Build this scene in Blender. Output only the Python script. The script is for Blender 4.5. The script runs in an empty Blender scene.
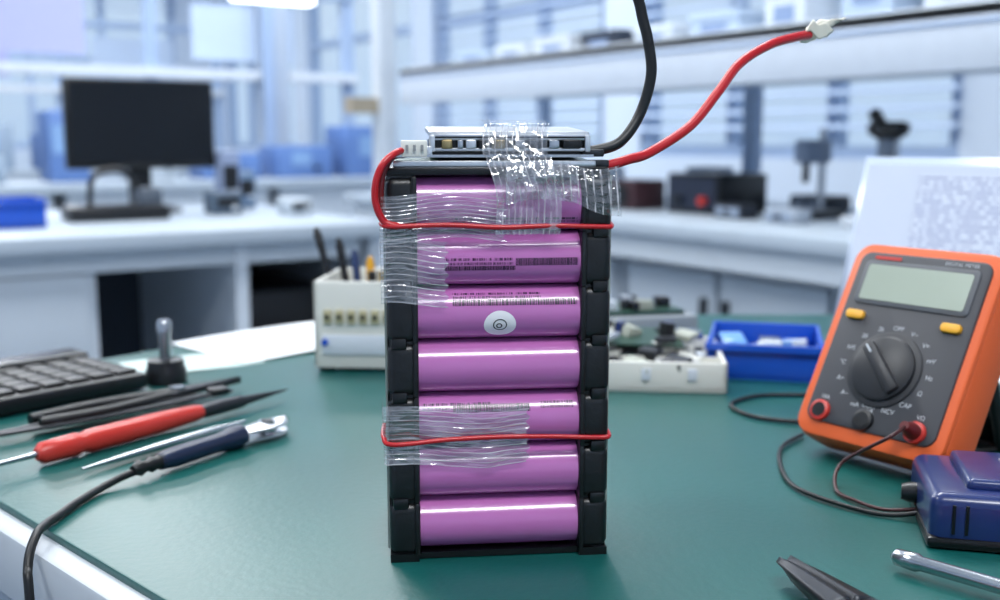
import bpy, bmesh, math, random
from mathutils import Matrix, Vector, noise
random.seed(7)
A=math.radians(33.24)
TOP=0.75
cA,sA=math.cos(A),math.sin(A)
scene=bpy.context.scene
# ---------------------------------------------------------------- materials
def lin(c):
    if isinstance(c,str):
        c=c.lstrip('#'); c=[int(c[i:i+2],16)/255 for i in (0,2,4)]
    return tuple(((x/12.92) if x<=0.04045 else ((x+0.055)/1.055)**2.4) for x in c)+(1,)
MATS={}
def mat(name,col,rough=0.5,metal=0.0,var=0.06,scale=30,bump=0.0,coat=0.0,emit=0,spec=0.5,bscale=None,trans=0):
    if name in MATS: return MATS[name]
    m=bpy.data.materials.new(name); m.use_nodes=True
    nt=m.node_tree; b=nt.nodes['Principled BSDF']
    c=lin(col)
    tc=nt.nodes.new('ShaderNodeTexCoord'); nz=nt.nodes.new('ShaderNodeTexNoise')
    nz.inputs['Scale'].default_value=scale; nz.inputs['Detail'].default_value=4
    nt.links.new(tc.outputs['Object'],nz.inputs['Vector'])
    mx=nt.nodes.new('ShaderNodeMix'); mx.data_type='RGBA'
    mx.inputs[6].default_value=tuple(max(0,x*(1-var)) for x in c[:3])+(1,)
    mx.inputs[7].default_value=tuple(min(1,x*(1+var)) for x in c[:3])+(1,)
    nt.links.new(nz.outputs['Fac'],mx.inputs[0]); nt.links.new(mx.outputs[2],b.inputs['Base Color'])
    b.inputs['Roughness'].default_value=rough; b.inputs['Metallic'].default_value=metal
    b.inputs['Coat Weight'].default_value=coat; b.inputs['Specular IOR Level'].default_value=spec
    b.inputs['Transmission Weight'].default_value=trans
    if emit:
        b.inputs['Emission Color'].default_value=c; b.inputs['Emission Strength'].default_value=emit
    if bump:
        n2=nt.nodes.new('ShaderNodeTexNoise'); n2.inputs['Scale'].default_value=bscale or scale*4
        nt.links.new(tc.outputs['Object'],n2.inputs['Vector'])
        bp=nt.nodes.new('ShaderNodeBump'); bp.inputs['Strength'].default_value=bump; bp.inputs['Distance'].default_value=0.001
        nt.links.new(n2.outputs['Fac'],bp.inputs['Height']); nt.links.new(bp.outputs['Normal'],b.inputs['Normal'])
    MATS[name]=m; return m
def N(nt,t,**kw):
    n=nt.nodes.new(t)
    for k,v in kw.items(): setattr(n,k,v)
    return n
def math_(nt,op,a,b=None):
    n=nt.nodes.new('ShaderNodeMath'); n.operation=op
    for i,x in enumerate((a,b)):
        if x is None: continue
        if isinstance(x,(int,float)): n.inputs[i].default_value=x
        else: nt.links.new(x,n.inputs[i])
    return n.outputs[0]
def tape_mat(name,lines=26,base=0.06,amt=0.5,axis=1,gl=.13):
    m=bpy.data.materials.new(name); m.use_nodes=True; nt=m.node_tree; nt.nodes.clear()
    out=N(nt,'ShaderNodeOutputMaterial'); tr=N(nt,'ShaderNodeBsdfTransparent'); pr=N(nt,'ShaderNodeBsdfPrincipled')
    tr.inputs[0].default_value=(0.93,0.94,0.95,1)
    pr.inputs['Base Color'].default_value=(0.80,0.77,0.80,1); pr.inputs['Roughness'].default_value=0.2
    uv=N(nt,'ShaderNodeUVMap'); sep=N(nt,'ShaderNodeSeparateXYZ'); nt.links.new(uv.outputs[0],sep.inputs[0])
    mp=N(nt,'ShaderNodeMapping'); nt.links.new(uv.outputs[0],mp.inputs[0])
    mp.inputs['Scale'].default_value=(4,16,1) if axis==1 else (16,4,1)
    nz=N(nt,'ShaderNodeTexNoise'); nz.inputs['Scale'].default_value=1.0; nt.links.new(mp.outputs[0],nz.inputs['Vector'])
    n2=N(nt,'ShaderNodeTexNoise'); n2.inputs['Scale'].default_value=5.0; n2.inputs['Detail'].default_value=2; nt.links.new(uv.outputs[0],n2.inputs['Vector'])
    v=math_(nt,'MULTIPLY',sep.outputs[axis],lines*6.283)
    v=math_(nt,'ADD',v,math_(nt,'MULTIPLY',nz.outputs[0],1.6))
    s=math_(nt,'SINE',v); s=math_(nt,'MULTIPLY',s,0.5); s=math_(nt,'ADD',s,0.5); s=math_(nt,'POWER',s,8)
    msk=N(nt,'ShaderNodeMapRange'); msk.inputs[1].default_value=.38; msk.inputs[2].default_value=.68; nt.links.new(nz.outputs[0],msk.inputs[0])
    f=math_(nt,'MULTIPLY',s,amt); f=math_(nt,'MULTIPLY',f,math_(nt,'ADD',msk.outputs[0],.30))
    f=math_(nt,'ADD',f,base); f=math_(nt,'MINIMUM',f,0.95)
    bp=N(nt,'ShaderNodeBump'); bp.inputs['Strength'].default_value=0.6; bp.inputs['Distance'].default_value=0.0008
    h=math_(nt,'ADD',math_(nt,'MULTIPLY',s,.18),math_(nt,'MULTIPLY',n2.outputs[0],4.0))
    nt.links.new(h,bp.inputs['Height']); nt.links.new(bp.outputs[0],pr.inputs['Normal'])
    mx=N(nt,'ShaderNodeMixShader'); nt.links.new(f,mx.inputs[0]); nt.links.new(tr.outputs[0],mx.inputs[1]); nt.links.new(pr.outputs[0],mx.inputs[2])
    g=N(nt,'ShaderNodeBsdfGlossy'); g.inputs['Roughness'].default_value=.10; nt.links.new(bp.outputs[0],g.inputs['Normal'])
    m2=N(nt,'ShaderNodeMixShader'); m2.inputs[0].default_value=gl; nt.links.new(mx.outputs[0],m2.inputs[1]); nt.links.new(g.outputs[0],m2.inputs[2])
    nt.links.new(m2.outputs[0],out.inputs[0]); return m
def print_mat(name,ink,paper=None,rows=4,sx=160,thr=0.5,vfill=0.6):
    """printed marks; paper None -> transparent label"""
    m=bpy.data.materials.new(name); m.use_nodes=True; nt=m.node_tree; pr=nt.nodes['Principled BSDF']; out=nt.nodes['Material Output']
    uv=N(nt,'ShaderNodeUVMap'); sep=N(nt,'ShaderNodeSeparateXYZ'); nt.links.new(uv.outputs[0],sep.inputs[0])
    row=math_(nt,'FLOOR',math_(nt,'MULTIPLY',sep.outputs[1],rows))
    fr=math_(nt,'FRACT',math_(nt,'MULTIPLY',sep.outputs[1],rows))
    cmb=N(nt,'ShaderNodeCombineXYZ'); nt.links.new(math_(nt,'MULTIPLY',sep.outputs[0],sx),cmb.inputs[0]); nt.links.new(math_(nt,'MULTIPLY',row,7.3),cmb.inputs[1])
    nz=N(nt,'ShaderNodeTexNoise'); nz.inputs['Scale'].default_value=1; nz.inputs['Detail'].default_value=1; nt.links.new(cmb.outputs[0],nz.inputs['Vector'])
    k=math_(nt,'GREATER_THAN',nz.outputs[0],thr); k=math_(nt,'MULTIPLY',k,math_(nt,'LESS_THAN',fr,vfill))
    if paper:
        mx=N(nt,'ShaderNodeMix',data_type='RGBA'); mx.inputs[6].default_value=lin(paper); mx.inputs[7].default_value=lin(ink)
        nt.links.new(k,mx.inputs[0]); nt.links.new(mx.outputs[2],pr.inputs['Base Color']); pr.inputs['Roughness'].default_value=0.6
    else:
        tr=N(nt,'ShaderNodeBsdfTransparent'); pr.inputs['Base Color'].default_value=lin(ink); pr.inputs['Roughness'].default_value=0.3
        ms=N(nt,'ShaderNodeMixShader'); nt.links.new(math_(nt,'MULTIPLY',k,0.85),ms.inputs[0]); nt.links.new(tr.outputs[0],ms.inputs[1]); nt.links.new(pr.outputs[0],ms.inputs[2]); nt.links.new(ms.outputs[0],out.inputs[0])
    return m
# ---------------------------------------------------------------- groups/parts
class Grp:
    def __init__(s,name,M=None,room=False):
        e=bpy.data.objects.new(name,None); scene.collection.objects.link(e); e.empty_display_size=0.02
        M=M or Matrix()
        if room: e.matrix_world=M
        else: e.matrix_world=Matrix.Rotation(-A,4,'Z')@Matrix.Translation((0,0,TOP))@M
        s.e=e
    def add(s,name,me,m,smooth=False):
        o=bpy.data.objects.new(name,me); scene.collection.objects.link(o); o.parent=s.e
        if m is not None:
            me.materials.clear(); me.materials.append(m)
        if smooth and hasattr(me,'polygons'):
            for p in me.polygons: p.use_smooth=True
        return o
    def box(s,name,c,size,m,bev=0,seg=2,rot=None,smooth=None):
        bm=bmesh.new(); bmesh.ops.create_cube(bm,size=1)
        bmesh.ops.scale(bm,vec=size,verts=bm.verts)
        if bev: bmesh.ops.bevel(bm,geom=bm.edges[:],offset=bev,segments=seg,affect='EDGES',profile=0.5)
        if rot is not None: bmesh.ops.rotate(bm,cent=(0,0,0),matrix=rot,verts=bm.verts)
        bmesh.ops.translate(bm,vec=c,verts=bm.verts)
        me=bpy.data.meshes.new(name); bm.to_mesh(me); bm.free()
        o=s.add(name,me,m)
        if bev:
            for p in me.polygons: p.use_smooth=True
            me.set_sharp_from_angle(angle=math.radians(35))
        return o
    def cyl(s,name,a,b,r1,m,r2=None,n=32,bev=0):
        r2=r1 if r2 is None else r2
        a=Vector(a); b=Vector(b); d=b-a
        bm=bmesh.new(); bmesh.ops.create_cone(bm,cap_ends=True,segments=n,radius1=r1,radius2=r2,depth=d.length)
        if bev:
            es=[e for e in bm.edges if len(e.link_faces)==2 and any(len(f.verts)>4 for f in e.link_faces)]
            bmesh.ops.bevel(bm,geom=es,offset=bev,segments=2,affect='EDGES',profile=0.5)
        q=d.to_track_quat('Z','Y').to_matrix()
        bmesh.ops.rotate(bm,cent=(0,0,0),matrix=q,verts=bm.verts); bmesh.ops.translate(bm,vec=(a+b)/2,verts=bm.verts)
        me=bpy.data.meshes.new(name); bm.to_mesh(me); bm.free(); o=s.add(name,me,m,True)
        me.set_sharp_from_angle(angle=math.radians(40)); return o
    def lathe(s,name,prof,m,a,d,n=28):
        """prof list of (t along axis, radius)"""
        a=Vector(a); d=Vector(d).normalized(); q=d.to_track_quat('Z','Y').to_matrix()
        vs=[];fs=[]
        for t,r in prof:
            for i in range(n):
                w=2*math.pi*i/n; vs.append(a+q@Vector((r*math.cos(w),r*math.sin(w),t)))
        k=len(prof)
        for j in range(k-1):
            for i in range(n): fs.append((j*n+i,j*n+(i+1)%n,(j+1)*n+(i+1)%n,(j+1)*n+i))
        fs.append(tuple(range(n-1,-1,-1))); fs.append(tuple((k-1)*n+i for i in range(n)))
        me=bpy.data.meshes.new(name); me.from_pydata(vs,[],fs); o=s.add(name,me,m,True)
        me.set_sharp_from_angle(angle=math.radians(45)); return o
    def tube(s,name,pts,r,m,res=4,cyclic=False):
        cu=bpy.data.curves.new(name,'CURVE'); cu.dimensions='3D'; cu.bevel_depth=r; cu.bevel_resolution=res; cu.resolution_u=12; cu.use_fill_caps=True
        sp=cu.splines.new('BEZIER'); sp.bezier_points.add(len(pts)-1)
        P=[Vector(p) for p in pts]; n=len(P)
        for i,p in enumerate(P):
            b=sp.bezier_points[i]; b.co=p
            if cyclic: t=(P[(i+1)%n]-P[i-1])/6*1.0
            else: t=(P[min(i+1,n-1)]-P[max(i-1,0)])/6
            b.handle_left=p-t; b.handle_right=p+t
        sp.use_cyclic_u=cyclic
        o=bpy.data.objects.new(name,cu); scene.collection.objects.link(o); o.parent=s.e; cu.materials.append(m); return o
    def sheet(s,name,fn,nu,nv,m,thick=0):
        vs=[];fs=[];uv=[]
        for j in range(nv+1):
            for i in range(nu+1):
                vs.append(fn(i/nu,j/nv)); uv.append((i/nu,j/nv))
        for j in range(nv):
            for i in range(nu):
                a=j*(nu+1)+i; fs.append((a,a+1,a+nu+2,a+nu+1))
        me=bpy.data.meshes.new(name); me.from_pydata(vs,[],fs); l=me.uv_layers.new(name='UVMap')
        for lp in me.loops: l.data[lp.index].uv=uv[lp.vertex_index]
        o=s.add(name,me,m,True)
        if thick:
            md=o.modifiers.new('s','SOLIDIFY'); md.thickness=thick; md.offset=0
        return o
    def prism(s,name,poly,z0,z1,m,bev=0):
        n=len(poly); bm=bmesh.new()
        lo=[bm.verts.new((p[0],p[1],z0)) for p in poly]; hi=[bm.verts.new((p[0],p[1],z1)) for p in poly]
        bm.faces.new(lo[::-1]); bm.faces.new(hi)
        for i in range(n): bm.faces.new((lo[i],lo[(i+1)%n],hi[(i+1)%n],hi[i]))
        bmesh.ops.recalc_face_normals(bm,faces=bm.faces)
        if bev: bmesh.ops.bevel(bm,geom=bm.edges[:],offset=bev,segments=2,affect='EDGES',profile=0.5)
        me=bpy.data.meshes.new(name); bm.to_mesh(me); bm.free(); o=s.add(name,me,m)
        if bev:
            for p in me.polygons: p.use_smooth=True
            me.set_sharp_from_angle(angle=math.radians(35))
        return o
    def text(s,name,t,loc,size,m,rot=(0,0,0)):
        cu=bpy.data.curves.new(name,'FONT'); cu.body=t; cu.size=size; cu.align_x='CENTER'; cu.align_y='CENTER'; cu.extrude=0.00005
        o=bpy.data.objects.new(name,cu); scene.collection.objects.link(o); o.parent=s.e; o.location=loc; o.rotation_euler=rot; cu.materials.append(m); return o
def T(x,y,z=0,rz=0): return Matrix.Translation((x,y,z))@Matrix.Rotation(math.radians(rz),4,'Z')
def boxes_obj(name,lst,m):
    """single top-level mesh from axis aligned boxes (x0,x1,y0,y1,z0,z1)"""
    bm=bmesh.new()
    for x0,x1,y0,y1,z0,z1 in lst:
        g=bmesh.ops.create_cube(bm,size=1)['verts']
        bmesh.ops.scale(bm,vec=(x1-x0,y1-y0,z1-z0),verts=g); bmesh.ops.translate(bm,vec=((x0+x1)/2,(y0+y1)/2,(z0+z1)/2),verts=g)
    me=bpy.data.meshes.new(name); bm.to_mesh(me); bm.free(); me.materials.append(m)
    o=bpy.data.objects.new(name,me); scene.collection.objects.link(o); return o

# palette
white=mat('white_paint','#ced5dd',0.45); wallm=mat('wall_paint','#c6d2e1',0.8,scale=2)
floorm=mat('floor_vinyl','#7f8e9d',0.35,scale=3,var=0.1); ceilm=mat('ceiling_tile','#dde3ea',0.9)
benchw=mat('bench_laminate','#b0bbc6',0.35,scale=4); benchfront=mat('cabinet_front','#c4ccd4',0.4,scale=4)
dark=mat('dark_plastic','#101115',0.38,bump=0.15,scale=60); blackg=mat('black_satin','#07080a',0.3)
rubber=mat('black_rubber','#0b0c0e',0.45); holder=mat('holder_abs','#0c0d10',0.38,bump=0.25,scale=80,var=0.2)
pink=mat('pvc_wrap_pink','#ba6dae',0.22,var=0.05,scale=60,coat=0.5)
redw=mat('red_silicone','#b80f19',0.35,coat=0.2); redp=mat('red_plastic','#bf3127',0.32); navy=mat('navy_plastic','#1a2a60',0.3,coat=0.3)
steel=mat('steel','#b9bcc0',0.25,metal=1); alum=mat('aluminium','#dcddde',0.30,metal=1); dsteel=mat('dark_steel','#3c3e42',0.38,metal=0.8)
orange=mat('orange_rubber','#dc5f2a',0.42,bump=0.1); greyp=mat('grey_panel','#3b3c41',0.5); knob=mat('knob','#222327',0.4)
yellow=mat('yellow_button','#e8a92c',0.4); lcdm=mat('lcd','#a3ad9f',0.18); bluebin=mat('blue_plastic','#1650bd',0.35,coat=0.2)
pcb=mat('pcb_green','#24453a',0.35); gold=mat('brass','#a8946a',0.35,metal=1); paper=mat('paper','#e6eaee',0.7,scale=8)
ivory=mat('ivory_plastic','#dadad2',0.45); clearp=mat('frosted_plastic','#d9e0e2',0.2)
whitetape=mat('cloth_tape','#e9e4d4',0.6,bump=0.3)
tealm=mat('teal_mat','#0c524e',0.37,var=0.14,scale=14,bump=0.12,bscale=260)
rimm=mat('rim_pvc','#b4bac0',0.4)

# ---------------------------------------------------------------- room (axis aligned)
U0,U1,V0,V1,H=-3.0,3.0,-2.4,9.0,2.8
boxes_obj('floor',[(U0-.1,U1+.1,V0-.1,V1+.1,-.1,0)],floorm)
boxes_obj('ceiling',[(U0-.1,U1+.1,V0-.1,V1+.1,H,H+.1)],ceilm)
boxes_obj('wall_left',[(U0-.1,U0,V0,V1,0,H)],wallm)
boxes_obj('wall_front',[(U0-.1,U1+.1,V0-.1,V0,0,H)],wallm)
def wall_openings(name,along,fixed0,fixed1,a0,a1,ops,z0,z1):
    L=[]
    def bx(p,q,zz0,zz1):
        L.append((p,q,fixed0,fixed1,zz0,zz1) if along=='x' else (fixed0,fixed1,p,q,zz0,zz1))
    bx(a0,a1,0,z0); bx(a0,a1,z1,H); cur=a0
    for o0,o1 in ops: bx(cur,o0,z0,z1); cur=o1
    bx(cur,a1,z0,z1); boxes_obj(name,L,wallm)
opsB=[(-2.6,-1.0),(-.8,.8),(1.0,2.7)]; wall_openings('wall_back','x',V1,V1+.1,U0-.1,U1+.1,opsB,.85,2.45)
opsR=[(-1.6,.0),(.25,1.75),(2.0,3.5),(3.75,5.25),(5.5,7.0),(7.25,8.7)]; wall_openings('wall_right','y',U1,U1+.1,V0,V1,opsR,.85,2.45)
framem=mat('window_frame','#9aaecb',0.4)
glass=bpy.data.materials.new('window_glass'); glass.use_nodes=True; nt=glass.node_tree; nt.nodes.clear()
o_=N(nt,'ShaderNodeOutputMaterial'); t_=N(nt,'ShaderNodeBsdfTransparent'); g_=N(nt,'ShaderNodeBsdfGlossy'); g_.inputs['Roughness'].default_value=.05
t_.inputs[0].default_value=(.93,.97,1,1); mx_=N(nt,'ShaderNodeMixShader'); mx_.inputs[0].default_value=.06
nt.links.new(t_.outputs[0],mx_.inputs[1]); nt.links.new(g_.outputs[0],mx_.inputs[2]); nt.links.new(mx_.outputs[0],o_.inputs[0])
blind=mat('blind_slat','#b7c8e0',0.5)
wi=1
for ops,al in ((opsB,'x'),(opsR,'y')):
    for a0,a1 in ops:
        g=Grp('window_%d'%wi,Matrix.Translation(((a0+a1)/2,V1+.05,1.65) if al=='x' else (U1+.05,(a0+a1)/2,1.65))@(Matrix() if al=='x' else Matrix.Rotation(math.radians(-90),4,'Z')),room=True); wi+=1
        w=a1-a0
        for k,zz in enumerate((-.78,-.1,.78)): g.box('rail_%d'%k,(0,0,zz),(w,.05,.05),framem)
        for k in range(4): g.box('stile_%d'%k,(-w/2+.025+(w-.05)*k/3,0,0),(.05,.055,1.6),framem)
        g.box('pane',(0,.01,0),(w,.004,1.58),glass)
        if al=='y' and a0<5:
            for k in range(26):
                g.box('slat_%d'%k,(0,-.07,.76-k*.058),(w,.035,.003),blind,rot=Matrix.Rotation(math.radians(28),3,'X'))
        elif al=='x':
            for k in range(9):
                g.box('slat_%d'%k,(0,-.07,.76-k*.058),(w,.035,.003),blind,rot=Matrix.Rotation(math.radians(28),3,'X'))
boxes_obj('baseboard_back',[(U0,U1,V1-.015,V1,0,.1)],framem)
boxes_obj('baseboard_right',[(U1-.015,U1,V0,V1-.015,0,.1)],framem)

# ceiling lamps
diff=mat('lamp_diffuser','#ffffff',0.5,emit=4)
LS=.68
def ceil_lamp(u,v,p,sz=(1.2,.5)):
    p*=LS
    g=Grp('ceiling_lamp',Matrix.Translation((u,v,H)),room=True)
    g.box('housing',(0,0,-.03),(sz[0]+.04,sz[1]+.04,.06),white); g.box('diffuser',(0,0,-.062),(sz[0],sz[1],.006),diff)
    l=bpy.data.lights.new('lamp_light','AREA'); l.shape='RECTANGLE'; l.size=sz[0]; l.size_y=sz[1]; l.energy=p; l.color=(.96,.985,1)
    o=bpy.data.objects.new('lamp_light',l); scene.collection.objects.link(o); o.parent=g.e; o.location=(0,0,-.08)
ceil_lamp(-.2,-.9,64); ceil_lamp(.9,1.3,48); ceil_lamp(-1.2,1.2,34); ceil_lamp(.2,3.2,62); ceil_lamp(1.8,4.0,60); ceil_lamp(0.5,5.6,72); ceil_lamp(0.8,7.8,75)

# ---------------------------------------------------------------- wall benches
def UVM(u,v,z=0,rz=0): return Matrix.Translation((u,v,z))@Matrix.Rotation(math.radians(rz),4,'Z')
g=Grp('lab_bench',UVM(0,0),room=True)
g.box('worktop',(-.7,2.33,.735),(3.4,.78,.03),benchw,bev=.004)
g.box('apron',(-.7,1.99,.70),(3.3,.03,.04),benchfront)
for k in range(4):
    x1=.436-k*.56
    g.box('drawer_unit_%d'%k,(x1-.27,2.32,.36),(.54,.66,.64),white,bev=.004)
    for j in range(3):
        g.box('drawer_%d_%d'%(k,j),(x1-.27,1.985,.585-j*.2),(.51,.02,.185),benchfront,bev=.004)
        g.box('handle_%d_%d'%(k,j),(x1-.27,1.968,.62-j*.2),(.16,.014,.014),dsteel,bev=.004)
g.box('side_panel',(.70,2.32,.36),(.025,.70,.72),white); g.box('end_panel',(.985,2.32,.36),(.025,.70,.72),white)
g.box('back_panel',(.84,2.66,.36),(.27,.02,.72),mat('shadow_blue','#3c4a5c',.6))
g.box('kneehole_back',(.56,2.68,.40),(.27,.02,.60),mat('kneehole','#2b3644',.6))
for j in range(3): g.box('shelf_%d'%j,(.842,2.32,.08+j*.21),(.26,.66,.018),white)
g.box('stored_case',(.84,2.25,.56),(.2,.3,.09),dark,bev=.006); g.box('stored_case_2',(.83,2.25,.36),(.18,.3,.11),mat('grey_case','#323d4c',.5),bev=.006)
# right bench + drawers
g=Grp('lab_bench',UVM(0,0),room=True)
g.box('worktop',(1.82,1.55,.735),(.76,3.1,.03),benchw,bev=.004)
g.box('apron',(1.47,1.55,.695),(.03,3.0,.05),benchfront)
for k in range(5):
    v=.32+k*.6
    g.box('cabinet_%d'%k,(1.86,v,.37),(.66,.56,.60),white,bev=.004)
    for j in range(2):
        g.box('door_%d_%d'%(k,j),(1.52,v-.14+j*.28,.37),(.02,.265,.56),benchfront,bev=.004)
        g.box('pull_%d_%d'%(k,j),(1.505,v-.03+j*.06,.55),(.012,.014,.1),dsteel)
    g.box('plinth_%d'%k,(1.9,v,.035),(.56,.56,.07),dark)
# raised shelf over right bench
g=Grp('bench_shelf',UVM(0,0),room=True)
zt=TOP+.380
g.box('shelf_board',(1.82,1.53,zt-.012),(.50,2.86,.024),white,bev=.003)
g.box('front_lip',(1.585,1.53,zt-.0535),(.03,2.86,.107),mat('shelf_lip','#ccd4df',.4),bev=.004)
g.box('lip_groove',(1.569,1.53,zt-.030),(.003,2.86,.006),framem)
g.box('back_lip',(2.06,1.53,zt-.04),(.03,2.86,.08),white)
for k,v in enumerate((.16,1.0,2.0,2.9)):
    g.box('bracket_%d'%k,(1.82,v,zt-.05),(.44,.03,.05),framem)
for k,v in enumerate((.10,1.0,2.0,2.94)):
    q=Grp('shelf_upright',UVM(2.10,v),room=True); q.box('tube',(0,0,TOP+.0095+.1725),(.035,.035,.345),framem); q.box('flange',(0,0,TOP+.0055),(.06,.06,.008),framem)
g=Grp('shelf_post',UVM(1.62,3.16),room=True)
g.box('post',(0,0,1.3),(.062,.062,2.6),white,bev=.006); g.box('foot',(0,0,.01),(.12,.12,.02),white); g.box('beige_bracket',(-.07,0,1.025),(.12,.05,.05),mat('beige','#a89c88',.6))
g=Grp('structural_column',UVM(1.96,5.0),room=True)
g.box('shaft',(0,0,1.4),(.13,.13,2.79),mat('column_grey','#a8b4c4',.5),bev=.01); g.box('cable_duct',(-.05,-.08,1.4),(.05,.03,2.7),framem)

# monitor
g=Grp('computer_monitor',UVM(.664,2.50,TOP,2),room=True)
g.box('bezel',(0,0,.200),(.335,.022,.200),blackg,bev=.004); g.box('screen',(0,-.0115,.203),(.315,.002,.180),mat('screen_off','#0c0f14',.15))
g.box('neck',(0,.03,.06),(.05,.02,.12),dark,bev=.004); g.lathe('base',[(0,.09),(.006,.09),(.012,.07)],dark,(0,.02,0),(0,0,1))
g=Grp('headset_stand',UVM(.55,2.30,TOP),room=True)
g.box('tray',(0,0,.015),(.2,.1,.03),dark,bev=.006); g.tube('loop',[(-.05,0,.03),(-.04,0,.09),(.02,0,.10),(.06,0,.04)],.006,dark); g.box('lump',(.07,.01,.04),(.05,.06,.05),mat('mid_grey','#4e5763',.5),bev=.008)
def bin_(g,w,d,h,m,t=.003):
    g.box('base',(0,0,t/2),(w,d,t),m)
    g.box('wall_a',(0,d/2-t/2,h/2),(w,t,h),m,bev=t*.3); g.box('wall_b',(0,-d/2+t/2,h/2*.9),(w,t,h*.9),m,bev=t*.3)
    g.box('wall_c',(w/2-t/2,0,h/2),(t,d-2*t,h),m,bev=t*.3); g.box('wall_d',(-w/2+t/2,0,h/2),(t,d-2*t,h),m,bev=t*.3)
    g.box('rim',(0,-d/2-t*.6,h*.86),(w*1.03,t*1.5,t*1.6),m)
g=Grp('storage_bin',UVM(.32,2.22,TOP),room=True); bin_(g,.14,.12,.055,bluebin,.004)
for k,(u,v,s,c,nm) in enumerate([(.80,2.36,(.07,.07,.05),'#4a5a6c','junction_box'),(.93,2.26,(.06,.08,.035),'#b5bfc9','parts_box'),(.92,2.56,(.05,.05,.09),'#6e86a3','solder_station'),(.12,2.5,(.2,.16,.06),'#b7bdc3','document_tray'),(-.2,2.45,(.15,.15,.09),'#46617f','power_supply'),(.86,2.50,(.05,.05,.14),'#8795b3','lamp_driver')]):
    g=Grp(nm,UVM(u,v,TOP),room=True); g.box('body',(0,0,s[2]/2),s,mat('bgm%d'%k,c,.5),bev=.006); g.box('face',(0,-s[1]/2-.001,s[2]*.55),(s[0]*.7,.003,s[2]*.4),dark); g.cyl('dial',(s[0]*.2,-s[1]/2,s[2]*.3),(s[0]*.2,-s[1]/2-.008,s[2]*.3),.006,white,n=16)
# items on right bench
g=Grp('bench_power_supply',UVM(1.76,1.78,TOP),room=True); g.box('case',(0,0,.045),(.15,.17,.09),blackg,bev=.005); g.box('panel',(-.076,0,.045),(.003,.15,.07),mat('panel_blue','#1d2538',.4)); g.cyl('knob_a',(-.078,.04,.03),(-.09,.04,.03),.01,dsteel,n=16); g.cyl('knob_b',(-.078,-.04,.03),(-.09,-.04,.03),.01,redp,n=16)
g=Grp('soldering_fume_fan',UVM(1.70,1.99,TOP),room=True); g.box('case',(0,0,.035),(.10,.10,.07),mat('dark_red','#3a2026',.5),bev=.005); g.cyl('grille',(-.05,0,.035),(-.056,0,.035),.028,dark)
g=Grp('microscope',UVM(1.74,1.31,TOP),room=True)
g.box('base',(0,0,.01),(.14,.10,.02),white,bev=.005); g.cyl('column',(.02,0,.02),(.02,0,.17),.010,steel,n=16)
g.cyl('stage',(0,0,.075),(0,0,.083),.045,mat('stage_grey','#8c98a8',.4),n=24); g.cyl('barrel',(-.005,0,.10),(-.005,0,.165),.016,mat('scope_grey','#6c7787',.4),n=20); g.lathe('head',[(0,.02),(.01,.036),(.026,.040),(.034,.03)],dark,(0,0,.165),(0,0,1)); g.cyl('eyepiece',(-.02,.0,.19),(-.045,.0,.215),.012,dark,n=16)
g=Grp('drill_stand',UVM(1.80,1.54,TOP),room=True)
g.box('base',(0,0,.008),(.10,.10,.016),dsteel,bev=.003); g.cyl('column',(.03,0,.016),(.03,0,.19),.008,steel,n=16); g.box('head',(0,0,.14),(.085,.035,.05),mat('head_grey','#76849a',.4),bev=.008); g.cyl('spindle',(-.02,0,.075),(-.02,0,.12),.008,dsteel,n=16)
its=[(1.78,.62),(1.72,.92),(1.95,1.12),(1.96,1.42),(1.97,1.66),(1.95,2.0),(1.74,2.18),(1.90,2.34),(1.74,2.50),(1.92,2.66),(1.74,2.82),(1.66,1.62),(1.64,1.46)]
for k,(u,v) in enumerate(its):
    g=Grp('bench_instrument',UVM(u,v,TOP),room=True)
    w,d,h=random.uniform(.06,.11),random.uniform(.07,.12),random.uniform(.03,.10)
    if k>10: w,d,h=.05,.08,.03
    m=mat('cl%d'%k,['#c3cbd5','#4e6d96','#28303f','#36445c','#1c222e','#5e6f86','#9aa9bd','#2c3a52','#b7c2d0','#56688a','#39404d','#1f2430','#a8b2bf'][k],.5)
    g.box('case',(0,0,h/2),(w,d,h),m,bev=.004); g.box('drawer_face',(-w/2-.001,0,h*.5),(.003,d*.8,h*.6),mat('face_grey','#8e9bae',.5)); g.cyl('pull',(-w/2,0,h*.5),(-w/2-.01,0,h*.5),.005,dark,n=12)
# items on shelf
cols=['#c9d1da','#aebfd4','#2f5fae','#c9a447','#9fb3ca','#2b3444','#c9d0d8']
for k in range(13):
    v=.35+k*.205
    w,h=random.uniform(.10,.17),random.uniform(.05,.16)
    c=cols[k%2] if k<9 else cols[(k+3)%7]
    if k>=9: h=random.uniform(.04,.07)
    g=Grp('carton_box',UVM(1.84,v,zt),room=True); g.box('body',(0,0,h/2),(.2,w,h),mat('crt_'+c,c,.6),bev=.003); g.box('lid',(0,0,h-.008),(.206,w+.006,.02),mat('crt_'+c,c,.6),bev=.002); g.box('label',(-.102,0,h*.45),(.002,w*.5,h*.35),mat('carton_label','#7f93b5',.6))
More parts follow.
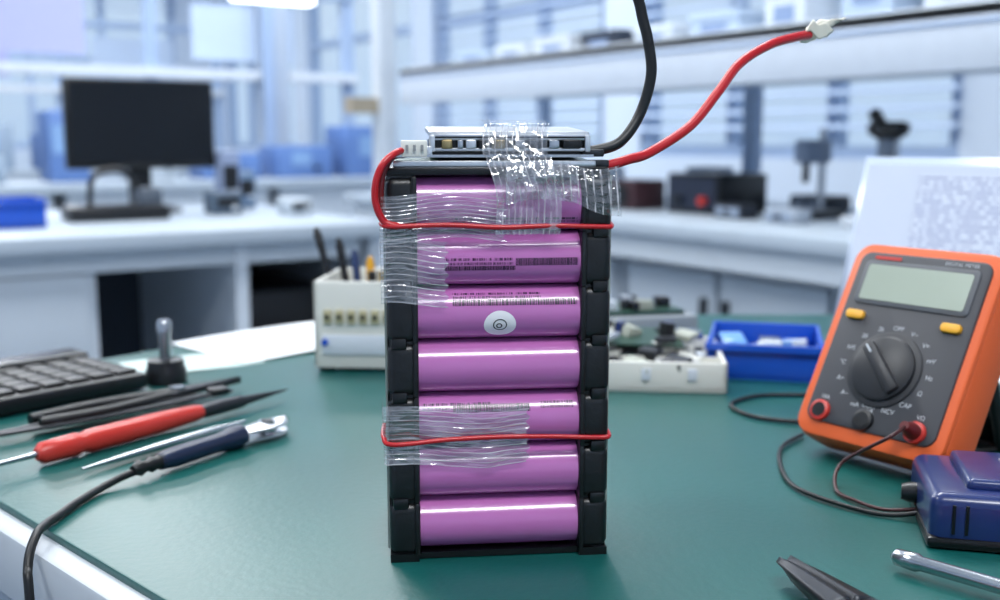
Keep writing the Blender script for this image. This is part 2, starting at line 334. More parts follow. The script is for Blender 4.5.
# far equipment rows
for r,v in enumerate([4.3,6.3]):
    g=Grp('lab_bench',UVM(0,v),room=True)
    g.box('worktop',(.4,.3,.735),(4.0,.7,.03),benchw)
    for k in range(5): g.box('cabinet_%d'%k,(-1.3+k*.85,.3,.36),(.8,.62,.72),white)
    g=Grp('equipment_gantry',UVM(0,v),room=True)
    g.box('rail',(.4,.72,1.22),(4.0,.12,.04),white); g.box('rail_upper',(.4,.72,1.62),(4.0,.08,.04),framem)
    for k in range(5): g.box('post_%d'%k,(-1.55+k*.98,.72,.85),(.05,.05,1.7),framem)
    for k in range(4): g.box('hung_panel_%d'%k,(-1.1+k*.98,.74,1.42),(.5,.02,.26),mat('panel_tint_%d'%k,['#93a8d0','#acbfda','#a6aad4','#b6c6dc'][k],.5))
    for k in range(12):
        u=-1.4+k*.33; hh=random.uniform(.08,.3)
        c=random.choice(['#5f738a','#93a3b4','#2b3850','#5a7ab2','#b3bcc5','#7b7099','#8e9fb2'])
        q=Grp('test_instrument',UVM(u,v+.3,TOP),room=True)
        q.box('case',(0,0,hh/2),(random.uniform(.14,.26),.25,hh),mat('inst_'+c,c,.5),bev=.01); q.box('screen',(-.02,-.126,hh*.6),(.09,.004,hh*.4),mat('teal_screen','#7f9fc8',.3)); q.cyl('knob',(.05,-.125,hh*.3),(.05,-.14,hh*.3),.012,dark,n=12)
g=Grp('pendant_lamp',UVM(1.60,4.05,0),room=True)
g.box('tube_housing',(0,0,1.475),(.34,.08,.03),white,bev=.008); g.box('tube',(0,0,1.452),(.32,.07,.016),diff)
for k in (-.14,.14): g.cyl('cord_%d'%(k>0),(k,0,1.49),(k,0,H),.003,white,n=8)

# ---------------------------------------------------------------- work table
g=Grp('work_table',T(0,0))
poly=[(-.415,.65),(-.13,1.0),(.75,1.0),(.75,-.14),(.397,-.14)]
def offset(poly,d):
    n=len(poly); out=[]
    for i in range(n):
        p0,p1,p2=Vector(poly[i-1]),Vector(poly[i]),Vector(poly[(i+1)%n])
        e1=(p1-p0).normalized(); e2=(p2-p1).normalized(); n1=Vector((-e1.y,e1.x)); n2=Vector((-e2.y,e2.x))
        b=(n1+n2); b=b/ (1+n1.dot(n2)); out.append((p1.x+b.x*d,p1.y+b.y*d))
    return out
g.prism('teal_mat',poly,-.004,0,tealm,bev=.001)
g.prism('tabletop',offset(poly,.011),-.034,-.0035,rimm,bev=.003)
for k,(x,y) in enumerate(offset(poly,-.06)):
    g.box('leg_%d'%k,(x,y,-.39),(.045,.045,.715),white,bev=.003)
    g.box('foot_%d'%k,(x,y,-.745),(.055,.055,.008),dark)

# ---------------------------------------------------------------- battery pack
PR=6
g=Grp('battery_pack',T(0.0,.401,0,PR))
P=.0210; Z0=.0135; NR=3
for r in range(NR):
    for i in range(7):
        z=Z0+P*i; y=.0107+.0212*r
        g.cyl('cell_%d_%d'%(r,i),(-.034,y,z),(.034,y,z),.01035,pink,n=48)
for sx in (-1,1):
    for i in range(7):
        z=Z0+P*i
        g.box('holder_%s_%d'%('l' if sx<0 else 'r',i),(sx*.0370,.0319,z),(.0118,.0645,.0203),holder,bev=.0032,seg=4)
        g.box('holder_rib_%s_%d'%('l' if sx<0 else 'r',i),(sx*.0322,.0319,z),(.0022,.0652,.0212),holder,bev=.0008)
        if i<6: g.box('holder_clip_%s_%d'%('l' if sx<0 else 'r',i),(sx*.0385,.0319,z+P/2),(.006,.0655,.0045),blackg,bev=.0008)
    g.box('holder_core_%d'%(sx>0),(sx*.0370,.032,.0765),(.0105,.060,.150),blackg)
    g.box('side_board_%d'%(sx>0),(sx*.0434,.034,.077),(.0008,.056,.146),mat('barley_paper','#8f9a94',.5))
    g.box('foot_%d'%(sx>0),(sx*.0372,.032,.0016),(.0112,.063,.0032),blackg)
g.box('base_bar',(0,.032,.0016),(.066,.058,.0024),blackg)
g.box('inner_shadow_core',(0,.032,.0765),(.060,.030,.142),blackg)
# top insulation + BMS
g.box('top_foam',(-.001,.032,.1519),(.085,.064,.0030),blackg,bev=.001)
rt=Matrix.Rotation(math.radians(3),3,'X')
g.box('bms_lower_board',(-.0015,.028,.1555),(.0755,.050,.0016),pcb,rot=rt)
g.box('bms_lower_edge',(-.0015,.003,.1545),(.0765,.002,.0026),alum,bev=.0006)
g.box('bms_foil',(-.0015,.0025,.1575),(.0745,.0014,.0010),steel)
g.box('bms_top_plate',(.0045,.030,.1668),(.0610,.047,.0020),alum,bev=.0006,rot=rt)
g.box('bms_top_lip',(.0045,.0062,.1645),(.0605,.0012,.0024),alum,bev=.0004)
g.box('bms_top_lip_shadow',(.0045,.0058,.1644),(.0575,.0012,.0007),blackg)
g.box('bms_end_l',(-.0250,.0058,.1620),(.0022,.0022,.0062),alum,bev=.0004); g.box('bms_end_r',(.0340,.0058,.1620),(.0022,.0022,.0062),alum,bev=.0004)
g.box('bms_mid_lip',(.0045,.0060,.1598),(.0605,.0016,.0014),alum,bev=.0004)
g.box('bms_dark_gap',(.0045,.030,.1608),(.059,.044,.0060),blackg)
for k,(x,w,m) in enumerate([(-.0195,.004,gold),(-.0145,.0022,steel),(-.0105,.004,alum),(-.006,.003,dark),(.0,.005,gold),(.008,.004,steel),(.014,.005,dark),(.021,.004,steel),(.0278,.007,blackg)]):
    g.box('bms_part_%d'%k,(x,.0055,.1618),(w,.004,.0032),m,bev=.0005)
g.box('white_connector',(-.0318,.006,.1602),(.0098,.009,.0062),ivory,bev=.0006)
for k in range(3): g.box('connector_slot_%d'%k,(-.0345+k*.0028,.0012,.1605),(.0010,.001,.0022),mat('slot_grey','#8d8f90',.4))
g.box('connector_pins',(-.0265,.005,.1592),(.003,.006,.0038),alum,bev=.0004)
g.box('solder_tab_a',(.0365,.008,.1585),(.008,.006,.0028),dsteel,bev=.0006)
g.box('solder_tab_b',(.0385,.008,.1545),(.008,.006,.0028),dsteel,bev=.0006)
# labels
lab=print_mat('ink_text','#4a1f4c',None,rows=2,sx=90,thr=.50,vfill=.62); bar=print_mat('ink_barcode','#2e1233',None,rows=1,sx=150,thr=.47,vfill=1)
def label(name,i,x0,x1,a0,a1,m):
    z=Z0+P*i; R=.01035+.00012
    def f(u,v):
        a=math.radians(a0+(a1-a0)*v); return (x0+(x1-x0)*u,.0107-R*math.cos(a),z+R*math.sin(a))
    g.sheet(name,f,2,8,m)
label('label_text_6',6,-.018,.030,-42,-26,lab)
label('label_text_5',5,-.021,.005,-10,8,lab); label('label_bar_5',5,.006,.030,-12,4,bar); label('label_bar_5b',5,-.021,.006,-22,-12,bar)
label('label_text_4',4,-.018,.016,36,54,lab); label('label_bar_4',4,-.018,.030,20,34,bar)
label('label_text_2',2,-.030,-.003,28,48,lab); label('label_bar_2',2,-.018,.012,22,40,bar); label('label_text_2b',2,.016,.029,28,48,lab)
# round sticker
def disc(name,i,cx,ca,rx,m,off,inner=0):
    z=Z0+P*i; R=.01035+off
    def f(u,v):
        w=2*math.pi*u; r=inner+(1-inner)*v
        a=math.radians(ca)+r*rx*.92*math.sin(w)/R; return (cx+r*rx*math.cos(w),.0107-R*math.cos(a),z+R*math.sin(a))
    g.sheet(name,f,40,5,m)
disc('sticker',4,.0001,-22,.0062,mat('sticker_white','#f1eef0',.35),.0002)
disc('sticker_ring',4,.0001,-22,.0027,dark,.0003,inner=.84)
disc('sticker_mark',4,-.0002,-24,.0012,dark,.0003,inner=.6)
# tapes
tpH=tape_mat('filament_tape_h',12,.07,.6,1,gl=.17); tpV=tape_mat('filament_tape_v',11,.08,.45,0,gl=.20); tpB=tape_mat('filament_tape_b',12,.13,.5,1,gl=.22)
def nzf(x,z,s=90,a=.0006): return noise.noise(Vector((x*s,z*s,3.1)))*a
def tape_h(name,x1,zt0,zb0,m,side=.03,jag=.0008,lift=0,seed=0):
    L=(x1+.0462)+side
    def f(u,v):
        s=u*L; z=zb0+(zt0-zb0)*v
        if s<side: x=-.0450+nzf(s,z+seed,60,.0006); y=side-s
        else: x=-.0450+(s-side); y=-.0017-lift+nzf(x+seed,z,95,.0018)
        e=jag*math.sin(v*37+seed) if u>.98 else 0
        z+=.0012*math.sin(u*9+seed)
        return (x+e,y if s<side else min(y,-.0006),z)
    g.sheet(name,f,60,30,m)
tape_h('filament_tape_upper',.0005,.1440,.1262,tpH,seed=1)
tape_h('filament_tape_mid',-.0215,.1270,.1020,tpH,seed=2,lift=.0003)
tape_h('filament_tape_lower',.0095,.0622,.0392,tpB,seed=4)
def tape_top(u,v):
    path=[(-.0035,.1285),(-.0030,.138),(-.0045,.146),(-.0035,.152),(-.0005,.158),(.0035,.1655),(.0060,.1695),(.018,.1708),(.036,.1715)]
    t=v*(len(path)-1); i=min(int(t),len(path)-2); fr=t-i
    y=path[i][0]*(1-fr)+path[i+1][0]*fr; z=path[i][1]*(1-fr)+path[i+1][1]*fr
    x=-.0062+.0245*u+(.004*(1-v) if v<.5 else .002*(1-v))+ .0012*math.sin(v*9)
    y+=nzf(x,z,130,.0022)
    return (x,y,z)
g.sheet('filament_tape_top',tape_top,30,60,tpV)
def tape_lump(u,v):
    x=.002+.027*u; z=.1395+.0145*v+.002*math.sin(u*3)
    y=-.0022-.003*math.sin(u*math.pi)*math.sin(v*math.pi)+nzf(x,z,190,.003)
    return (x,min(y,-.0008),z)
g.sheet('filament_tape_fold',tape_lump,30,20,tape_mat('filament_fold',8,.14,.25,0,gl=.30))
def tape_r(u,v):
    x=.016+.030*u; z=.1535-.0195*v*(.55+.45*u)+.001*math.sin(u*7)
    if x>.0440: x=.0440+(x-.0440)*.3
    y=-.0022-.0015*math.sin(v*3)+nzf(x,z,120,.0016)
    return (x+.0015*v,y,z)
g.sheet('filament_tape_corner',tape_r,30,20,tape_mat('filament_corner',10,.06,.65,0))
# thin red tie wires
g.tube('tie_wire_upper',[(-.0425,.012,.1335),(-.0444,.001,.1325),(-.040,-.0032,.1318),(-.02,-.0033,.1322),(0,-.0036,.1312),(.02,-.0036,.1316),(.038,-.0020,.1310),(.0428,.0005,.1310),(.0438,.015,.132)],.00095,redw)
g.tube('tie_wire_lower',[(-.0445,.012,.0525),(-.0448,.001,.0505),(-.041,-.0028,.0485),(-.02,-.0030,.0500),(0,-.0030,.0505),(.02,-.0020,.0498),(.038,-.0014,.0488),(.0430,.0005,.0488),(.0438,.015,.049)],.00095,redw)
# thick left loop wires
g.tube('sense_lead_red',[(-.0355,.004,.1597),(-.0390,-.001,.1585),(-.0435,-.004,.1545),(-.0462,-.004,.1475),(-.0462,-.003,.140),(-.0432,-.002,.1335),(-.038,-.0028,.1318)],.00135,redw)
g.tube('sense_lead_dark',[(-.0355,.007,.158),(-.0400,.003,.157),(-.0435,.000,.151),(-.0445,.000,.143),(-.0435,.001,.136)],.0013,mat('dark_red_wire','#6a1216',.35))
def L(x,y,z):
    p=T(0,.401,0,PR).inverted()@Vector((x,y,z)); return tuple(p)
g.tube('output_lead_red',[L(*p) for p in [(.034,.412,.1535),(.0417,.414,.1538),(.050,.418,.1560),(.059,.425,.1585),(.0765,.435,.1690),(.0893,.445,.1828),(.1001,.455,.1950),(.1148,.465,.2035),(.128,.474,.2075),(.1355,.48,.2090)]],.0020,redw)
g.tube('output_lead_black',[L(*p) for p in [(.030,.413,.1592),(.037,.414,.1595),(.0465,.416,.1628),(.0543,.42,.1735),(.0583,.42,.1882),(.0568,.42,.2014),(.0539,.42,.2126),(.0500,.42,.235),(.048,.43,.32),(.06,.47,.6),(.07,.5,1.2),(.07,.5,2.045)]],.0021,rubber)
def flag(u,v):
    p=Vector((.1325,.479,.2085)).lerp(Vector((.1535,.490,.2170)),u)
    w=(.0056*(1-abs(2*u-.7)*.65))
    return L(p.x+.0012*math.sin(v*6),p.y-.002*math.cos(v*2*math.pi)*(1-u*.8),p.z+w*math.sin(v*2*math.pi)*(1-.5*u)+nzf(u,v,7,.0012))
g.sheet('tape_flag',flag,16,24,whitetape)
def flag2(u,v):
    return L(.1335+.010*u+.003*v,.477+.004*u,.2100+.005*v-.003*u+.001*math.sin(u*8+v*3))
g.sheet('tape_flag_fold',flag2,12,8,whitetape,thick=.0006)

# ---------------------------------------------------------------- multimeter
bl=Vector((.1556,.5430,.012)); brv=Vector((.2038,.4767,.012))
W=(brv-bl).length; xh=(brv-bl).normalized(); back=Vector((-xh.y,xh.x,0))
if back.y<0: back=-back
ln=math.radians(28); up=(back*math.sin(ln)+Vector((0,0,1))*math.cos(ln)).normalized(); nn=xh.cross(up)
bl=bl-xh*.0035
W+=.0035
Hm=.110
M=Matrix.Identity(4)
for i in range(3): M[i][0]=xh[i]; M[i][1]=up[i]; M[i][2]=nn[i]; M[i][3]=bl[i]
g=Grp('digital_multimeter',M)
def rpoly(x0,x1,y0,y1,r,n=6,waist=0):
    pts=[]
    for cx,cy,a in ((x1-r,y1-r,0),(x0+r,y1-r,90),(x0+r,y0+r,180),(x1-r,y0+r,270)):
        for k in range(n+1):
            w=math.radians(a+90*k/n); pts.append((cx+r*math.cos(w),cy+r*math.sin(w)))
    return pts
g.prism('holster',rpoly(0,W,0,Hm,.010),-.0255,-.001,orange,bev=.0030)
g.prism('holster_lip',rpoly(.001,W-.001,.001,Hm-.001,.0095),-.004,.0012,orange,bev=.0012)
g.prism('face_panel',rpoly(.0060,W-.0060,.0085,Hm-.0060,.006),-.002,.0026,greyp,bev=.0010)
g.prism('lcd_bezel',rpoly(.0105,W-.0105,.0745,.0990,.003),.002,.0034,mat('lcd_bezel','#55585d',.45),bev=.0005)
g.prism('lcd',rpoly(.0135,W-.0135,.0770,.0965,.0015),.003,.0037,lcdm)
g.prism('brand_bar',rpoly(.0145,.030,.1000,.1018,.0008),.002,.0029,redp)
g.prism('button_left',rpoly(.0100,.0205,.0655,.0702,.0018),.002,.0048,yellow,bev=.0006)
g.prism('button_right',rpoly(W-.0215,W-.0110,.0655,.0702,.0018),.002,.0048,yellow,bev=.0006)
dc=(W*.49,.0415)
g.lathe('dial_ring',[(0,.0200),(.0012,.0200),(.0016,.0190)],mat('dial_ring','#2b2c30',.45),(dc[0],dc[1],.0022),(0,0,1),48)
g.lathe('dial',[(0,.0170),(.0025,.0168),(.0032,.0155)],knob,(dc[0],dc[1],.0030),(0,0,1),48)
ra=Matrix.Rotation(math.radians(46),3,'Z')
g.box('dial_grip',(dc[0],dc[1],.0068),(.0068,.031,.0034),knob,bev=.0012,rot=ra)
g.box('dial_pointer',(dc[0]-.0086,dc[1]+.0082,.0086),(.0008,.005,.0004),white,rot=ra)
txt=mat('print_white','#b9bcc0',.5)
labels=['OFF','V~','V=','mV','Hz','Ω','CAP','NCV','uA','mA','A~','A=','°C','hFE','20','2k']
for k,t in enumerate(labels):
    w=math.radians(90-k*22.5); g.text('scale_%d'%k,t,(dc[0]+.0245*math.cos(w),dc[1]+.0222*math.sin(w),.0027),.0034,txt)
g.text('model_text','DIGITAL METER',(W-.022,.1010,.0027),.0026,txt)
for k,(x,m) in enumerate(((.0145,redp),(W*.47,dark),(W-.0165,redp))):
    g.lathe('jack_ring_%d'%k,[(0,.0056),(.002,.0054),(.0024,.0042)],m,(x,.0140,.0022),(0,0,1)); g.lathe('jack_hole_%d'%k,[(0,.0038),(.0004,.0038)],blackg,(x,.0140,.0045),(0,0,1))
    g.text('jack_label_%d'%k,['10A','COM','VΩ'][k],(x+.0002,.0215,.0027),.0032,txt)
g.lathe('plug_red',[(0,.0040),(.004,.0040),(.006,.0030),(.0095,.0024)],mat('plug_dark_red','#5b1518',.4),(W-.0165,.0140,.0040),(0,0,1))
Minv=M.inverted()
kb=Vector(M@Vector((W*.5,.085,-.0255))); 
foot=Vector((kb.x+back.x*.030,kb.y+back.y*.030,.002))
for k,dx in enumerate((-.022,.022)):
    a=Minv@(kb+xh*dx); b=Minv@(foot+xh*dx)
    g.cyl('stand_leg_%d'%k,a,b,.0035,dark,n=12)
a=Minv@(foot-xh*.024); b=Minv@(foot+xh*.024); g.cyl('stand_foot',a,b,.0035,dark,n=12)
c4=[Minv@p for p in (kb-xh*.022,kb+xh*.022,foot+xh*.022,foot-xh*.022)]
g.sheet('stand_plate',lambda u,v:tuple((c4[0].lerp(c4[1],u)).lerp(c4[3].lerp(c4[2],u),v)),2,2,dark,thick=.002)
jk=M@Vector((W-.0165,.0140,.0125))
g=Grp('multimeter_test_lead',T(0,0))
g.tube('lead_red',[tuple(jk),(jk.x-.012,jk.y-.012,jk.z-.002),(.164,.495,.010),(.157,.480,.0022),(.161,.465,.0018),(.171,.452,.0020),(.189,.444,.006)],.0009,mat('lead_darkred','#3a1013',.4))
g.tube('lead_black',[(.168,.575,.0018),(.153,.556,.0018),(.145,.536,.0018),(.139,.505,.0018),(.140,.481,.0018),(.154,.458,.0018),(.170,.446,.0018),(.190,.441,.006)],.0011,rubber)
g.tube('lead_bin',[(.232,.70,.0016),(.205,.672,.0016),(.168,.668,.0016),(.146,.650,.0016),(.143,.632,.0016),(.153,.612,.0016),(.176,.603,.0016),(.20,.61,.0016)],.0013,rubber)
g.tube('lead_rear',[(.232,.545,.0016),(.255,.545,.0016),(.30,.56,.0016),(.36,.57,.0016)],.0014,rubber)

# ---------------------------------------------------------------- document holder
g=Grp('document_stand',T(0,0))
bl=Vector((.250,.800,.0)); xh=Vector((.8,-.6,0)); bk=Vector((.6,.8,0)); up=(bk*.42+Vector((0,0,.907))).normalized(); nn=xh.cross(up)
pm=print_mat('printed_sheet','#8089b0','#c9d0df',rows=17,sx=60,thr=.46,vfill=.38)
paperb=mat('paper_blue','#c4ccdc',.6,scale=8)
def fs(o,w0,w1,h0,h1):
    return lambda u,v: tuple(bl+xh*(w0+(w1-w0)*u)+up*(h0+(h1-h0)*v)+nn*o)
g.sheet('acrylic_back',fs(0,0,.27,0,.165),2,2,mat('frost_blue','#b0bccf',.2),thick=.003)
g.sheet('page_blank',fs(.003,.004,.262,.004,.158),2,2,paperb)
g.sheet('page_printed',fs(.0045,.045,.255,.085,.150),2,2,pm)
g.sheet('page_lower',fs(.005,.008,.25,.006,.055),2,2,paperb)
g.sheet('ledge',lambda u,v: tuple(bl+xh*.27*u-bk*.03*v+Vector((0,0,.0022))),2,2,clearp,thick=.002)
g.sheet('strut',lambda u,v: tuple((bl+up*.13+xh*(.11+.05*u)).lerp(bl+bk*.10+xh*(.11+.05*u)+Vector((0,0,.001)),v)),2,2,clearp,thick=.002)

# ---------------------------------------------------------------- blue bin with parts
g=Grp('parts_bin',T(.192,.760,0,-14))
bin_(g,.078,.085,.026,bluebin,.0028)
for k in range(16):
    m=random.choice([clearp,mat('lightblue','#6fa0da',.3),mat('lightblue','#6fa0da',.3),steel])
    g.box('bag_%d'%k,(random.uniform(-.027,.027),random.uniform(-.03,.03),.008+random.uniform(0,.010)),(random.uniform(.01,.022),random.uniform(.01,.02),random.uniform(.003,.007)),m,bev=.001,rot=Matrix.Rotation(random.uniform(-.6,.6),3,(random.random(),random.random(),1)))
# white tray with circuit boards
g=Grp('component_tray',T(.086,.735,0,-6))
g.box('tray_base',(0,0,.0025),(.135,.10,.005),ivory,bev=.002)
for nm,c,s in (('front',(0,-.0485,.010),(.135,.003,.020)),('rear',(0,.0485,.010),(.135,.003,.020)),('end_a',(.066,0,.010),(.003,.10,.020)),('end_b',(-.066,0,.010),(.003,.10,.020))): g.box('tray_'+nm,c,s,ivory,bev=.001)
g.box('divider',(0,-.02,.010),(.13,.002,.016),ivory)
for k in range(4): g.box('clip_%d'%k,(-.045+k*.03,-.0505,.012),(.006,.002,.008),white,bev=.0005)
cl=[pcb,dark,steel,dsteel,ivory,mat('pcb_blue','#24496e',.4),dsteel,mat('cream','#a9ada0',.5),white,alum]
for k in range(70):
    x=random.uniform(-.056,.056); y=random.uniform(-.04,.04); z=.010+random.uniform(0,.020)*(1 if y>-.02 else .35)
    g.box('component_%d'%k,(x,y,z),(random.uniform(.005,.022),random.uniform(.005,.018),random.uniform(.003,.012)),random.choice(cl),bev=.0006,rot=Matrix.Rotation(random.uniform(-1,1),3,(random.uniform(-.4,.4),random.uniform(-.4,.4),1)))
for k in range(7):
    x=random.uniform(-.05,.05); y=random.uniform(-.01,.04); g.cyl('capacitor_%d'%k,(x,y,.012),(x+.002,y,.036),.004,random.choice([dark,steel,navy]),n=16)
g.box('board_big',(.01,.01,.026),(.06,.04,.0016),pcb,rot=Matrix.Rotation(.2,3,(1,.4,1)))
g=Grp('circuit_module',T(.09,.87,0,12))
g.box('enclosure',(0,0,.012),(.13,.07,.024),mat('module_grey','#8c9298',.4),bev=.003); g.box('board',(0,0,.026),(.11,.055,.003),pcb)
for k in range(18): g.box('chip_%d'%k,(random.uniform(-.048,.048),random.uniform(-.022,.022),.031),(random.uniform(.006,.016),random.uniform(.006,.014),.008),random.choice(cl),bev=.0005)

# ---------------------------------------------------------------- terminal box with stored hand tools
g=Grp('terminal_box',T(-.088,.785,0,-4))
for nm,c,s in (('wall_f',(0,-.041,.034),(.082,.003,.062)),('wall_b',(0,.041,.034),(.082,.003,.062)),('wall_l',(-.0395,0,.034),(.003,.085,.062)),('wall_r',(.0395,0,.034),(.003,.085,.062))): g.box(nm,c,s,ivory,bev=.001)
g.box('bottom',(0,0,.007),(.080,.083,.005),ivory); g.box('inner_shelf',(.015,0,.050),(.048,.078,.003),mat('inner_grey','#8a8f92',.5))
for k in range(8): g.box('terminal_%d'%k,(-.031+k*.0085,-.0432,.040),(.006,.003,.010),mat('terminal_cream','#b5ae8a',.5),bev=.0008); g.box('screw_slot_%d'%k,(-.031+k*.0085,-.0449,.040),(.003,.001,.003),dark)
g.box('strip',(0,-.043,.020),(.07,.002,.014),white,bev=.0006); g.cyl('blue_led',(-.033,-.042,.022),(-.033,-.0455,.022),.0025,bluebin,n=16)
for k,(x,y) in enumerate(((-.034,-.034),(.034,-.034),(-.034,.034),(.034,.034))): g.cyl('foot_%d'%k,(x,y,0),(x,y,.005),.006,dark,n=16)
for k in range(6): g.cyl('fuse_%d'%k,(-.003+k*.007,-.02,.050),(-.003+k*.007,-.02,.070),.003,random.choice([steel,gold,dark]),n=12)
for k,(bx,by,tx,ty,tz,m) in enumerate([(-.026,.0,-.052,.015,.098,dark),(-.022,.01,-.036,.02,.090,dark),(-.014,.0,-.022,.01,.082,mat('dark_blue','#20335c',.4)),(-.010,.01,-.010,.01,.077,yellow)]):
    a=Vector((bx,by,.012)); b=Vector((tx,ty,tz)); d=(b-a).normalized(); Ln=(b-a).length
    g.cyl('tool_shaft_%d'%k,a,a+d*(Ln-.038),.0016,steel,n=10); g.lathe('tool_grip_%d'%k,[(0,.0022),(.006,.0030),(.022,.0028),(.034,.0034),(.040,.0018)],m,a+d*(Ln-.040),d,14)

# papers
g=Grp('paper_sheet',T(-.178,.868,0,46)); g.sheet('page',lambda u,v:(-.075+.15*u,-.060+.112*v,.0008+.0012*math.sin(u*3)),10,6,paper)
g=Grp('paper_sheet',T(-.228,.775,0,38)); g.sheet('page',lambda u,v:(-.045+.09*u,-.03+.06*v,.0006+.0006*math.sin(u*4+1)),10,6,mat('paper_tint','#b9cdc9',.5))

# ---------------------------------------------------------------- keyboard
g=Grp('keyboard',T(-.232,.690,0,50))
Lk,Wk=.172,.10
g.box('case',(-Lk/2,Wk/2,.0065),(Lk,Wk,.011),dark,bev=.003)
g.box('rear_riser',(-Lk/2,Wk*.85,.012),(Lk*.98,Wk*.26,.010),blackg,bev=.002)
for i in range(10):
    for j in range(5):
        g.box('key_%d_%d'%(i,j),(-.012-i*.0162,.012+j*.0145,.0130),(.0138,.0122,.0030),mat('keycap','#0d0e11',.45),bev=.001)
        if (i+j)%2==0: g.box('legend_%d_%d'%(i,j),(-.012-i*.0162,.012+j*.0145,.0146),(.002,.002,.0002),mat('legend_grey','#5b5e64',.5))
g=Grp('clamp_stand',T(-.2275,.7120,0))
g.lathe('base',[(0,.0135),(.009,.0135),(.011,.0125),(.016,.0120),(.017,.006)],dark,(0,0,0),(0,0,1)); g.lathe('bolt',[(0,.0040),(.019,.0040),(.019,.0050),(.0255,.0050),(.0262,.0044),(.0275,.0040)],steel,(0,0,.016),(0,0,1))

# ---------------------------------------------------------------- hand tools on left
def dirv(a,b): return (Vector(b)-Vector(a)).normalized()
g=Grp('precision_screwdriver',T(0,0))
a=Vector((-.272,.472,.006)); b=Vector((-.135,.670,.006)); d=dirv(a,b)
p0=Vector((-.234,.521,.0065)); 
g.lathe('tip',[(-.05,.0006),(-.02,.0012),(0,.0016)],steel,p0,d)
g.lathe('handle',[(0,.0030),(.003,.0056),(.022,.0062),(.026,.0052),(.030,.0062),(.075,.0060),(.100,.0048),(.104,.0040)],redp,p0,d)
g.lathe('collar',[(0,.0040),(.006,.0044),(.030,.0040),(.034,.0030),(.062,.0010),(.070,.0003)],dsteel,p0+d*.104,d)
def bar_tool(name,a,b):
    g=Grp(name,T(0,0)); a=Vector(a); b=Vector(b); d=(b-a).normalized(); s=Vector((-d.y,d.x,0)); Lg=(b-a).length
    return g,a,b,d,s,Lg
g,a,b,d,s,Lg=bar_tool('tweezers',(-.285,.552,.003),(-.172,.668,.003))
for k,sg in enumerate((-1,1)):
    g.sheet('prong_%d'%k,lambda u,v,sg=sg: tuple(a+d*Lg*u+s*(sg*(.0045*math.sin(math.pi*min(1,u*1.02))+.0006)+(v-.5)*.0045*(1-.7*abs(2*u-1)**3))+Vector((0,0,.002))),24,3,dsteel,thick=.0018)
g.box('rivet_pad',tuple(b-d*.01+Vector((0,0,.003))),(.012,.010,.005),dark,bev=.0015,rot=Matrix.Rotation(math.atan2(d.y,d.x),3,'Z'))
g,a,b,d,s,Lg=bar_tool('wire_stripper',(-.262,.585,.003),(-.172,.690,.003))
for k,sg in enumerate((-1,1)):
    g.tube('handle_%d'%k,[tuple(a+s*sg*.006+Vector((0,0,.0035))),tuple(a+d*Lg*.3+s*sg*.009+Vector((0,0,.0035))),tuple(a+d*Lg*.62+s*sg*.003+Vector((0,0,.0035)))],.0034,rubber)
    g.sheet('jaw_%d'%k,lambda u,v,sg=sg: tuple(a+d*Lg*(.6+.4*u)+s*(sg*.0035*(1-u)+(v-.5)*.006*(1-.6*u))+Vector((0,0,.004))),8,3,dsteel,thick=.004)
g.cyl('pivot',tuple(a+d*Lg*.66+Vector((0,0,.001))),tuple(a+d*Lg*.66+Vector((0,0,.0075))),.005,steel,n=20)
g,a,b,d,s,Lg=bar_tool('steel_pick',(-.206,.508,.003),(-.147,.598,.003))
g.lathe('rod',[(0,.0006),(.02,.0016),(.06,.0024),(Lg*.75,.0024),(Lg,.0010)],steel,a,d)
g,a,b,d,s,Lg=bar_tool('alligator_clip_lead',(-.175,.500,.006),(-.121,.588,.006))
nv=mat('probe_navy','#16213d',.35)
g.lathe('strain_relief',[(-.004,.0022),(.0,.0040),(.004,.0026),(.007,.0040),(.010,.0030),(.013,.0044)],rubber,a,d)
g.lathe('boot',[(0,.0042),(.010,.0052),(.040,.0050),(.050,.0064),(.056,.0060)],nv,a+d*.012,d)
hd=a+d*.064
jp=[(0,.0050),(.010,.0062),(.020,.0085),(.028,.0085),(.034,.0060),(.038,.0015)]
def jaw(u,v,z):
    t=u*(len(jp)-1); i=min(int(t),len(jp)-2); f=t-i; L_=jp[i][0]*(1-f)+jp[i+1][0]*f; w=jp[i][1]*(1-f)+jp[i+1][1]*f
    q=hd+d*L_+s*w*(2*v-1); return (q.x,q.y,z+.0028*math.cos((v-.5)*2.4))
g.sheet('jaw_top',lambda u,v: jaw(u,v,.0062),24,10,alum,thick=.0010); g.sheet('jaw_bottom',lambda u,v:(lambda q:(q[0],q[1],.0026))(jaw(u,v,.002)),24,6,alum,thick=.0010)
q=hd+d*.024; g.cyl('pivot_hole',(q.x,q.y,.002),(q.x,q.y,.0101),.0034,dark,n=20); g.cyl('pivot_ring',(q.x,q.y,.002),(q.x,q.y,.0096),.0050,steel,n=20)
g.tube('cable',[tuple(a+Vector((0,0,-.001))),(-.181,.492,.004),(-.187,.479,.0024),(-.1905,.460,.0022),(-.1915,.446,.0022),(-.1925,.434,.0023),(-.1915,.421,.0020),(-.1900,.409,-.006),(-.187,.402,-.025),(-.184,.396,-.14),(-.18,.40,-.30)],.0019,rubber)

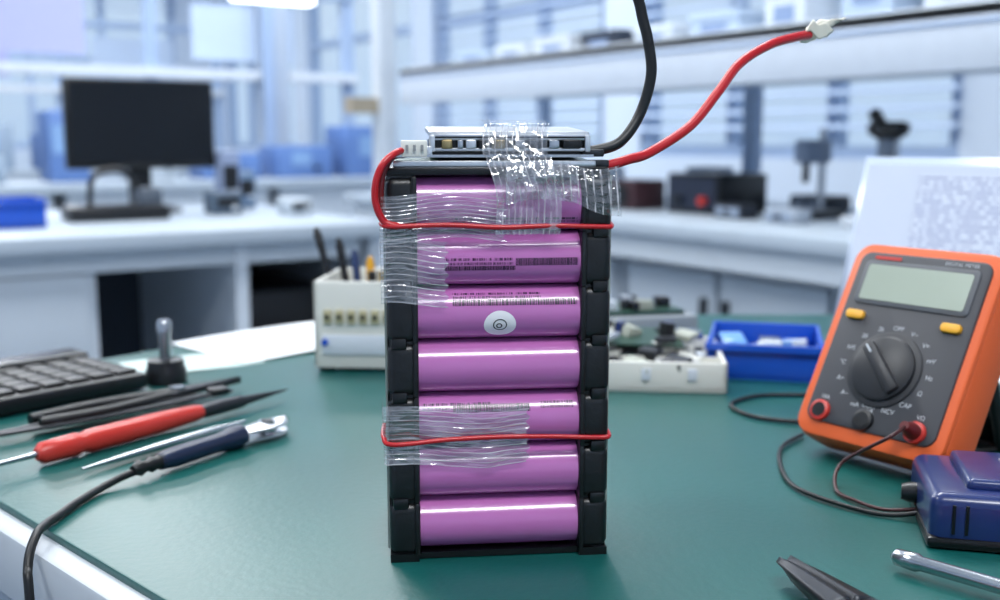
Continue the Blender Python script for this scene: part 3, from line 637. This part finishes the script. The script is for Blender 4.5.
# ---------------------------------------------------------------- right foreground
g=Grp('bench_clamp_meter',T(.228,.430,0,-14))
g.box('body',(0,0,.012),(.098,.062,.022),navy,bev=.005,seg=4)
g.box('top_cover',(.006,.002,.0240),(.080,.046,.006),navy,bev=.0025,seg=3)
g.box('label_plate',(.006,-.002,.0274),(.045,.026,.0012),mat('plate_silver','#a7abc4',.3,metal=.4),bev=.0004)
g.box('base_gasket',(0,0,.003),(.100,.064,.005),blackg,bev=.002)
g.lathe('cable_gland',[(0,.0050),(.006,.0044),(.009,.0035)],dark,(-.046,.010,.010),(-1,.1,0))
for k in range(2): g.box('groove_%d'%k,(-.040+k*.005,-.0308,.013),(.0012,.002,.012),blackg)
g=Grp('screwdriver',T(0,0))
a=Vector((.1500,.3900,.0060)); d=dirv(a,(.2100,.3280,.0060))
g.lathe('blade',[(0,.0010),(.002,.0032),(.010,.0036),(.012,.0028),(.055,.0028)],steel,a,d); g.lathe('handle',[(0,.004),(.004,.008),(.02,.0065),(.03,.009),(.08,.009),(.09,.006)],redp,a+d*.054+Vector((0,0,.003)),d)
g=Grp('pliers',T(-.001,-.013))
a=Vector((.107,.391,.004)); d=dirv(a,(.126,.335,.004)); s=Vector((-d.y,d.x,0))
for k,sg in enumerate((-1,1)):
    g.sheet('jaw_%d'%k,lambda u,v,sg=sg: tuple(a+d*.040*u+s*(sg*(.0006+.0078*v*math.sqrt(u+.02)))+Vector((0,0,.001+.004*(1-v*.5)))),16,4,dsteel,thick=.005)
    g.tube('handle_%d'%k,[tuple(a+d*.05+s*sg*.004),tuple(a+d*.075+s*sg*.012+Vector((0,0,.002))),tuple(a+d*.12+s*sg*.018+Vector((0,0,.002))),tuple(a+d*.16+s*sg*.014+Vector((0,0,.002)))],.0055,redp)
g.cyl('pivot',tuple(a+d*.046+Vector((0,0,-.003))),tuple(a+d*.046+Vector((0,0,.006))),.0095,dsteel,n=24)

# ---------------------------------------------------------------- world + camera
w=bpy.data.worlds.new('sky'); scene.world=w; w.use_nodes=True; nt=w.node_tree; bg=nt.nodes['Background']
tc=N(nt,'ShaderNodeTexCoord'); sp=N(nt,'ShaderNodeSeparateXYZ'); nt.links.new(tc.outputs['Generated'],sp.inputs[0])
cr=N(nt,'ShaderNodeValToRGB'); nt.links.new(sp.outputs[2],cr.inputs[0])
cr.color_ramp.elements[0].position=0; cr.color_ramp.elements[0].color=(.62,.76,.95,1); cr.color_ramp.elements[1].position=.35; cr.color_ramp.elements[1].color=(.85,.93,1,1)
nt.links.new(cr.outputs[0],bg.inputs[0]); bg.inputs[1].default_value=.98
cam=bpy.data.cameras.new('camera'); co=bpy.data.objects.new('camera',cam); scene.collection.objects.link(co); scene.camera=co
cam.sensor_width=36; cam.lens=38.41; cam.clip_start=.01; cam.clip_end=100
co.location=(0,0,TOP+.1632); co.rotation_euler=(math.radians(90-8.5),0,-A)
cam.dof.use_dof=True; cam.dof.focus_distance=.415; cam.dof.aperture_fstop=8.0
try: scene.view_settings.view_transform='Standard'
except Exception: pass
